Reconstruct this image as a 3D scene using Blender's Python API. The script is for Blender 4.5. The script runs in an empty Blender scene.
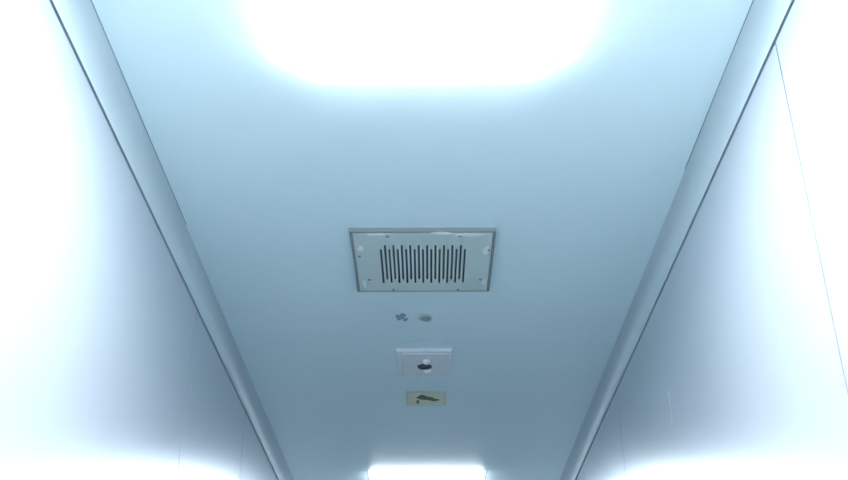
import bpy, bmesh, math, random
from mathutils import Vector, Matrix
random.seed(7)
S = bpy.context.scene
COL = S.collection

# ------------------------------------------------------------------ real sizes (metres)
H = 2.65           # ceiling height
W = 0.7385         # half the corridor width
YB, YF = -3.6, 10.6   # ends of the corridor
R = 0.05           # radius of the coved corner trim
CAMZ = 1.20

# ------------------------------------------------------------------ materials
def mat(name, col, rough=0.5, metallic=0.0, spec=0.5, bump=0.0, bscale=3.0, var=0.0, vscale=6.0, coat=0.0, bdist=0.01):
    m = bpy.data.materials.new(name); m.use_nodes = True
    nt = m.node_tree; b = nt.nodes['Principled BSDF']
    b.inputs['Base Color'].default_value = (*col, 1)
    b.inputs['Roughness'].default_value = rough
    b.inputs['Metallic'].default_value = metallic
    b.inputs['Specular IOR Level'].default_value = spec
    b.inputs['Coat Weight'].default_value = coat
    b.inputs['Coat Roughness'].default_value = 0.12
    tc = nt.nodes.new('ShaderNodeTexCoord')
    if var > 0:
        n = nt.nodes.new('ShaderNodeTexNoise'); n.inputs['Scale'].default_value = vscale
        n.inputs['Detail'].default_value = 4
        nt.links.new(tc.outputs['Object'], n.inputs['Vector'])
        mx = nt.nodes.new('ShaderNodeMix'); mx.data_type = 'RGBA'
        mx.inputs['A'].default_value = (*[c*(1-var) for c in col], 1)
        mx.inputs['B'].default_value = (*[min(1, c*(1+var)) for c in col], 1)
        nt.links.new(n.outputs['Fac'], mx.inputs['Factor'])
        nt.links.new(mx.outputs['Result'], b.inputs['Base Color'])
    if bump > 0:
        n2 = nt.nodes.new('ShaderNodeTexNoise'); n2.inputs['Scale'].default_value = bscale
        n2.inputs['Detail'].default_value = 1
        nt.links.new(tc.outputs['Object'], n2.inputs['Vector'])
        bp = nt.nodes.new('ShaderNodeBump'); bp.inputs['Strength'].default_value = bump
        bp.inputs['Distance'].default_value = bdist
        nt.links.new(n2.outputs['Fac'], bp.inputs['Height'])
        nt.links.new(bp.outputs['Normal'], b.inputs['Normal'])
    return m

def emit(name, col, strength):
    m = bpy.data.materials.new(name); m.use_nodes = True
    nt = m.node_tree; b = nt.nodes['Principled BSDF']
    b.inputs['Base Color'].default_value = (.9, .9, .9, 1)
    b.inputs['Emission Color'].default_value = (*col, 1)
    b.inputs['Emission Strength'].default_value = strength
    return m

M_WALL = mat('enamelled_wall_steel', (.60, .67, .735), .29, metallic=.45, spec=.5, bump=.12, bscale=2.2, var=.015)
M_CEIL = mat('enamelled_ceiling_steel', (.77, .93, .96), .45, metallic=.12, spec=.5, bump=.10, bscale=2.0, var=.02)
M_COVE = mat('powder_coated_aluminium', (.58, .70, .745), .45, metallic=.12, spec=.5)
M_GAP = mat('dark_joint', (.008, .012, .018), .9, spec=.05)
M_FLOOR = mat('grey_epoxy_floor', (.16, .21, .23), .4, var=.04)
M_LAMP = emit('lit_diffuser', (.92, .96, 1.0), 36.0)
M_LAMP_DIM = emit('dim_lit_diffuser', (.86, .93, 1.0), 11.0)  # far lamp set dimmer so the ceiling fades down the corridor
M_LFRAME = mat('lamp_white_metal', (.85, .87, .88), .4)
M_VENT = mat('vent_grey_paint', (.57, .67, .645), .5, var=.05, vscale=9)
M_VRIM = mat('vent_rim_grey', (.22, .26, .27), .5, var=.06)
M_DARK = mat('dark_duct', (.22, .28, .30), .9, spec=.1)
M_JOINT_SHADE = mat('grey_joint_shade', (.30, .38, .42), .8, spec=.2)  # grey that paints in the shadow line at the cove's ceiling edge
M_SCREW = mat('dull_screw', (.25, .29, .31), .4, metallic=.7)
M_SEAL = mat('white_sealant', (.80, .86, .86), .5)
M_PLATE = mat('white_plastic', (.80, .84, .86), .4)
M_LENS = mat('dark_slot_plastic', (.04, .05, .06), .35)
M_GLOSS = mat('glossy_white', (.95, .96, .96), .12)
M_YEL = mat('yellowed_plate', (.76, .78, .58), .6, var=.10, vscale=30)
M_YRIM = mat('yellow_plate_rim', (.58, .62, .52), .6)
M_SMUDGE = mat('dark_smudge', (.13, .135, .095), .8, var=.5, vscale=90)
M_PUTTY = mat('grey_putty', (.56, .67, .66), .7, var=.1, vscale=50)
M_PUTTYD = mat('dark_putty', (.27, .34, .37), .8, var=.2, vscale=60)

# ------------------------------------------------------------------ mesh helpers
def obj(name, bm, m, parent=None, loc=(0, 0, 0), smooth=False, bevel=0.0):
    bmesh.ops.recalc_face_normals(bm, faces=bm.faces)
    me = bpy.data.meshes.new(name); bm.to_mesh(me); bm.free()
    me.materials.append(m)
    if smooth:
        for p in me.polygons: p.use_smooth = True
    o = bpy.data.objects.new(name, me); COL.objects.link(o)
    o.location = loc
    if parent: o.parent = parent
    if bevel > 0:
        b = o.modifiers.new('bevel', 'BEVEL'); b.width = bevel; b.segments = 2; b.limit_method = 'ANGLE'
    return o

def add_box(bm, x0, x1, y0, y1, z0, z1, taper=0.0):
    """box; taper shrinks the lower face by that much on each side"""
    v = [bm.verts.new(p) for p in (
        (x0+taper, y0+taper, z0), (x1-taper, y0+taper, z0), (x1-taper, y1-taper, z0), (x0+taper, y1-taper, z0),
        (x0, y0, z1), (x1, y0, z1), (x1, y1, z1), (x0, y1, z1))]
    for f in ((0, 1, 2, 3), (4, 5, 6, 7), (0, 1, 5, 4), (1, 2, 6, 5), (2, 3, 7, 6), (3, 0, 4, 7)):
        bm.faces.new([v[i] for i in f])

def box(*a, **k):
    bm = bmesh.new(); add_box(bm, *a, **k); return bm

def grid_plate(xs, ys, z0, z1, hole):
    """plate with rectangular holes: real through openings with side walls"""
    bm = bmesh.new(); V = {}
    def v(i, j, k):
        if (i, j, k) not in V: V[(i, j, k)] = bm.verts.new((xs[i], ys[j], (z0, z1)[k]))
        return V[(i, j, k)]
    nx, ny = len(xs)-1, len(ys)-1
    def solid(i, j): return 0 <= i < nx and 0 <= j < ny and not hole(i, j)
    for i in range(nx):
        for j in range(ny):
            if not solid(i, j): continue
            for k in (0, 1):
                bm.faces.new([v(i, j, k), v(i+1, j, k), v(i+1, j+1, k), v(i, j+1, k)])
            for (di, dj, a, b) in ((-1, 0, (0, 0), (0, 1)), (1, 0, (1, 0), (1, 1)), (0, -1, (0, 0), (1, 0)), (0, 1, (0, 1), (1, 1))):
                if not solid(i+di, j+dj):
                    bm.faces.new([v(i+a[0], j+a[1], 0), v(i+b[0], j+b[1], 0), v(i+b[0], j+b[1], 1), v(i+a[0], j+a[1], 1)])
    return bm

def ring_plate(hx, hy, w, z0, z1):
    return grid_plate([-hx, -hx+w, hx-w, hx], [-hy, -hy+w, hy-w, hy], z0, z1, lambda i, j: i == 1 and j == 1)

def lathe(profile, n=24, sx=1.0, sy=1.0):
    bm = bmesh.new(); rows = []
    for r, z in profile:
        if r < 1e-6: rows.append([bm.verts.new((0, 0, z))])
        else: rows.append([bm.verts.new((r*sx*math.cos(2*math.pi*k/n), r*sy*math.sin(2*math.pi*k/n), z)) for k in range(n)])
    for a, b in zip(rows, rows[1:]):
        for k in range(n):
            p = [a[k % len(a)], a[(k+1) % len(a)], b[(k+1) % len(b)], b[k % len(b)]]
            q = []
            for x in p:
                if x not in q: q.append(x)
            if len(q) >= 3: bm.faces.new(q)
    return bm

def blob(rx, ry, t, seed, n=28, jag=.25):
    """irregular flattish dab, thickness t hanging down from z=0"""
    rnd = random.Random(seed); ph = [rnd.uniform(0, 6.28) for _ in range(5)]
    def rad(a): return 1 + jag*sum(math.sin((k+2)*a+ph[k])/(k+1.5) for k in range(5))
    bm = bmesh.new(); rows = []
    for s, z in ((1, 0), (.93, -.55*t), (.7, -.9*t), (.35, -t)):
        rows.append([bm.verts.new((rx*s*rad(2*math.pi*k/n)*math.cos(2*math.pi*k/n), ry*s*rad(2*math.pi*k/n)*math.sin(2*math.pi*k/n), z)) for k in range(n)])
    for a, b in zip(rows, rows[1:]):
        for k in range(n): bm.faces.new([a[k], a[(k+1) % n], b[(k+1) % n], b[k]])
    bm.faces.new(rows[0]); bm.faces.new(rows[-1])
    return bm

def thing(name, label, cat, loc, group=None):
    o = bpy.data.objects.new(name, None); COL.objects.link(o); o.location = loc
    o.empty_display_size = .1
    o['label'] = label; o['category'] = cat
    if group: o['group'] = group
    return o
def struct(name, label=None, bm=None, m=None, **k):
    o = obj(name, bm, m, **k); o['kind'] = 'structure'
    if label: o['label'] = label
    return o

# ------------------------------------------------------------------ the setting
struct('floor', 'grey floor of the corridor', box(-W-.06, W+.06, YB-.06, YF+.06, -.05, 0), M_FLOOR)

def wall(name, label, side, seams, tilts):
    """steel wall panels standing edge to edge in front of a dark core; open joints show dark"""
    x0, x1 = sorted((side*(W+.012), side*(W+.06)))
    w = struct(name, label, box(x0, x1, YB-.06, YF+.06, 0, H+.05), M_GAP)
    for k, (a, b) in enumerate(zip(seams, seams[1:])):
        g = .0028 if b > 1.5 else .0015
        px0, px1 = sorted((0, side*.011))
        p = obj('wall_panel', box(px0, px1, -(b-a)/2+g, (b-a)/2-g, .0, H-R-.0085), M_WALL, w,
                (side*W, (a+b)/2, 0))
        p.rotation_euler = (0, 0, math.radians(tilts.get(k, 0)))
    return w
L_SEAMS = [YB, -2.0, -1.0, 0.02, 1.02, 3.03, 4.03, 5.03, 6.03, 7.03, 8.03, 9.03, YF]
R_SEAMS = [YB, -2.3, -1.3, -.3, .70, 1.70, 3.77, 4.77, 5.77, 6.77, 7.77, 8.77, YF]
wall('wall_left', 'glossy white steel panel wall on the left', -1, L_SEAMS, {5: 0.0})
wr = wall('wall_right', 'glossy white steel panel wall on the right', 1, R_SEAMS, {})
sc = obj('scratch', box(W-.0006, W+.004, 2.966, 2.968, 2.19, 2.29), M_PLATE, wr)
sc['label'] = 'short pale vertical scratch'
struct('wall_back', 'white end wall behind the camera', box(-W-.06, W+.06, YB-.06, YB, 0, H+.05), M_WALL)
struct('wall_front', 'white end wall of the corridor', box(-W-.06, W+.06, YF, YF+.06, 0, H+.05), M_WALL)

ce = struct('ceiling', 'pale blue steel panel ceiling', box(-W-.06, W+.06, YB-.06, YF+.06, H+.011, H+.05), M_GAP)
C_SEAMS = [YB, -1.5, .3, 3.43, 6.7, 8.6, YF]
for a, b in zip(C_SEAMS, C_SEAMS[1:]):
    obj('ceiling_panel', box(-W-.02, W+.02, a-(a+b)/2+.0004, b-(a+b)/2-.0004, 0, .0105), M_CEIL, ce, (0, (a+b)/2, H))

def cove(n, side, a, b, lip):
    """concave quarter-round corner trim with a narrow flange on the ceiling"""
    bm = bmesh.new(); prof = []
    fl, t = .004, .0012
    # from the ceiling flange round to the wall edge (x measured from the wall inwards, z down from the ceiling)
    prof += [(R+fl, lip), (R+fl, lip+t), (R, lip+t)]
    for k in range(1, 13):
        ang = math.radians(90*k/13)
        prof.append((R-(R-.002)*math.sin(ang), R-(R-t-lip)*math.cos(ang)))
    prof += [(.002, R), (-.008, R), (-.008, lip)]
    rings = [[bm.verts.new((side*(W-x), y, H-z)) for x, z in prof] for y in (a+.0006, b-.0006)]
    N = len(prof)
    for k in range(N):
        bm.faces.new([rings[0][k], rings[0][(k+1) % N], rings[1][(k+1) % N], rings[1][k]])
    bm.faces.new(rings[0]); bm.faces.new(rings[1])
    o = struct('trim_%d' % n, 'coved corner trim between ceiling and %s wall' % ('left' if side < 0 else 'right'), bm, M_COVE)
    return o
def cove_joint_shade(side, a, b, parent):
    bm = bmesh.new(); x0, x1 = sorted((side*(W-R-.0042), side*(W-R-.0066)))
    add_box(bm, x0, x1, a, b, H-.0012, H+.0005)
    obj('joint_shadow_line', bm, M_JOINT_SHADE, parent)  # thin strip deepening the shadow gap beside the flange, near sections only
n = 1
for side, cuts in ((-1, [YB, -.9, 2.57, 6.0, YF]), (1, [YB, -1.3, 2.28, 5.9, YF])):
    for k, (a, b) in enumerate(zip(cuts, cuts[1:])):
        o = cove(n, side, a, b, .0022 if k <= 1 else .0002); n += 1
        if k <= 1: cove_joint_shade(side, a, b, o)

# ------------------------------------------------------------------ panel lamps
def lamp(y, label, m, hx=.297, hy=.597):
    t = thing('ceiling_light', label, 'ceiling light', (0, y, H), 'panel lights along the corridor ceiling')
    obj('frame', ring_plate(hx, hy, .005, -.0025, 0), M_LFRAME, t)
    bm = box(-hx+.0052, hx-.0052, -hy+.0052, hy-.0052, -.032, -.002, taper=.024)
    obj('diffuser', bm, m, t)
    return t
lamp(1.255, 'glowing white panel light overhead at the top edge, nearest the camera', M_LAMP)
lamp(5.675, 'glowing white panel light far down the corridor, at the bottom edge of the photo', M_LAMP_DIM)

# ------------------------------------------------------------------ exhaust grille
VY0, VY1 = 2.592, 2.992
vc = (VY0+VY1)/2; hw = (VY1-VY0)/2; hv = .212
v = thing('ceiling_vent', 'square grey ceiling vent with a row of narrow dark slots', 'vent', (-.005, vc, H))
obj('frame', grid_plate([-hv, -hv+.009, hv-.009, hv], [-hw, -hw+.009, hw-.009, hw], -.013, 0, lambda i, j: i == 1 and j == 1), M_VRIM, v, bevel=.0015)
NS, pitch, sw = 21, .0125, .0062
xs = [-hv+.0092]
for k in range(NS):
    c = (k-(NS-1)/2)*pitch
    xs += [c-sw/2, c+sw/2]
xs.append(hv-.0092)
ya, yb, ln = 2.674-vc, 2.699-vc, .227
ys = [-hw+.0092, ya, yb, ya+ln, yb+ln, hw-.0092]
def slot(i, j):
    if i % 2 == 0 or i >= 2*NS: return False
    k = (i-1)//2
    return j in ((2, 3) if k % 2 == 0 else (1, 2))
obj('grille_panel', grid_plate(xs, ys, -.0135, -.0115, slot), M_VENT, v)
obj('backing', box(-hv+.0095, hv-.0095, -hw+.0095, hw-.0095, -.003, -.0005), M_DARK, v)
for x, y in ((-.102, 2.613), (.109, 2.611), (-.191, 2.737), (-.169, 2.895), (.179, 2.894), (.196, 2.697), (-.096, 2.968), (.111, 2.968)):
    obj('screw', lathe([(0, -.0025), (.0035, -.0022), (.0048, 0)], 12), M_SCREW, v, (x, y+.008-vc, -.0135), smooth=True)
for x, y, rx, ry, sd in ((-.135, 2.600, .026, .0085, 1), (.055, 2.594, .034, .008, 2), (.135, 2.604, .040, .010, 3), (-.186, 2.685, .008, .020, 4),
                         (.186, 2.698, .010, .026, 5), (-.186, 2.925, .006, .030, 6), (.190, 2.915, .005, .026, 8)):
    s = obj('sealant_patch', blob(rx, ry, .0012, sd, jag=.12), M_SEAL, v, (x, y+.008-vc, -.0135))
    s['label'] = 'white sealant smear'

# ------------------------------------------------------------------ small ceiling marks in front of the white fitting
p = thing('putty_spot', 'small grey blotch on the ceiling beyond the vent, left of its pair', 'spot', (-.084, 3.215, H))
obj('dab', blob(.016, .026, .002, 11, jag=.35), M_PUTTYD, p)
obj('dab', blob(.008, .014, .002, 12, jag=.3), M_PUTTYD, p, (.016, .024, 0))
p = thing('putty_spot', 'small oval dark blotch in a pale smear beyond the vent, right of its pair', 'spot', (0.0, 3.226, H))
obj('smear', blob(.024, .036, .0010, 14, jag=.12), M_PUTTY, p)
obj('dab', blob(.018, .020, .0028, 13, jag=.10), M_PUTTYD, p, (.002, .004, 0))

# ------------------------------------------------------------------ white square fitting
f = thing('ceiling_sensor', 'white square ceiling fitting with a dark centre slot, beyond the vent', 'ceiling sensor', (-.004, 3.622, H))
hx, hy = .104, .132
obj('base_plate', box(-hx, hx, -hy, hy, -.013, 0, taper=.003), M_PLATE, f, bevel=.003)
obj('cover', box(-hx+.020, hx-.008, -hy+.022, hy-.012, -.016, -.0125, taper=.003), M_PLATE, f, bevel=.0015)
bz = obj('socket', lathe([(0, -.003), (.024, -.003), (.027, -.0045), (.029, -.003), (.030, 0)], 32, .92, .85), M_LENS, f, (.0, .012, -.016), smooth=True)
bz['label'] = 'dark round socket'
for x, y, a, b in ((.006, -.036, .015, .024), (.010, .058, .015, .024)):  # white bumps shaped to stand in for bright highlights around the socket
    obj('highlight_bump', lathe([(0, -.010), (.5, -.0085), (.85, -.005), (1, 0)], 20, a, b), M_GLOSS, f, (x, y, -.016), smooth=True)

# ------------------------------------------------------------------ yellowed plate with a dark smudge
q = thing('ceiling_patch', 'yellowed square plate with a dark smudge, beyond the white ceiling fitting', 'plate', (0.0, 4.018, H))
obj('rim', ring_plate(.080, .078, .005, -.007, 0), M_YRIM, q)
obj('plate', box(-.0748, .0748, -.0728, .0728, -.005, -.0005), M_YEL, q)
for x, y, rx, ry, sd in ((-.006, -.010, .032, .026, 31), (.030, .012, .020, .018, 32), (-.034, .040, .008, .020, 24)):
    sm = obj('smudge', blob(rx, ry, .0025, sd, jag=.30), M_SMUDGE, q, (x, y, -.005)); sm['label'] = 'dark brownish smudge'

# ------------------------------------------------------------------ camera and colour
F = 1030.0
cd = bpy.data.cameras.new('camera'); cam = bpy.data.objects.new('camera', cd); COL.objects.link(cam)
cd.sensor_fit = 'HORIZONTAL'; cd.sensor_width = 36.0; cd.lens = F/848*36.0
cd.clip_start = .02
cam.location = (.012, 0, CAMZ)
cam.rotation_euler = (math.radians(90)+math.atan(560/F), 0, .0051)
S.camera = cam
w = bpy.data.worlds.new('world'); S.world = w; w.use_nodes = True
w.node_tree.nodes['Background'].inputs['Color'].default_value = (0, 0, 0, 1)
S.view_settings.view_transform = 'Standard'; S.view_settings.look = 'None'
S.view_settings.gamma = 1; S.view_settings.use_curve_mapping = False
S.view_settings.exposure = 0.05
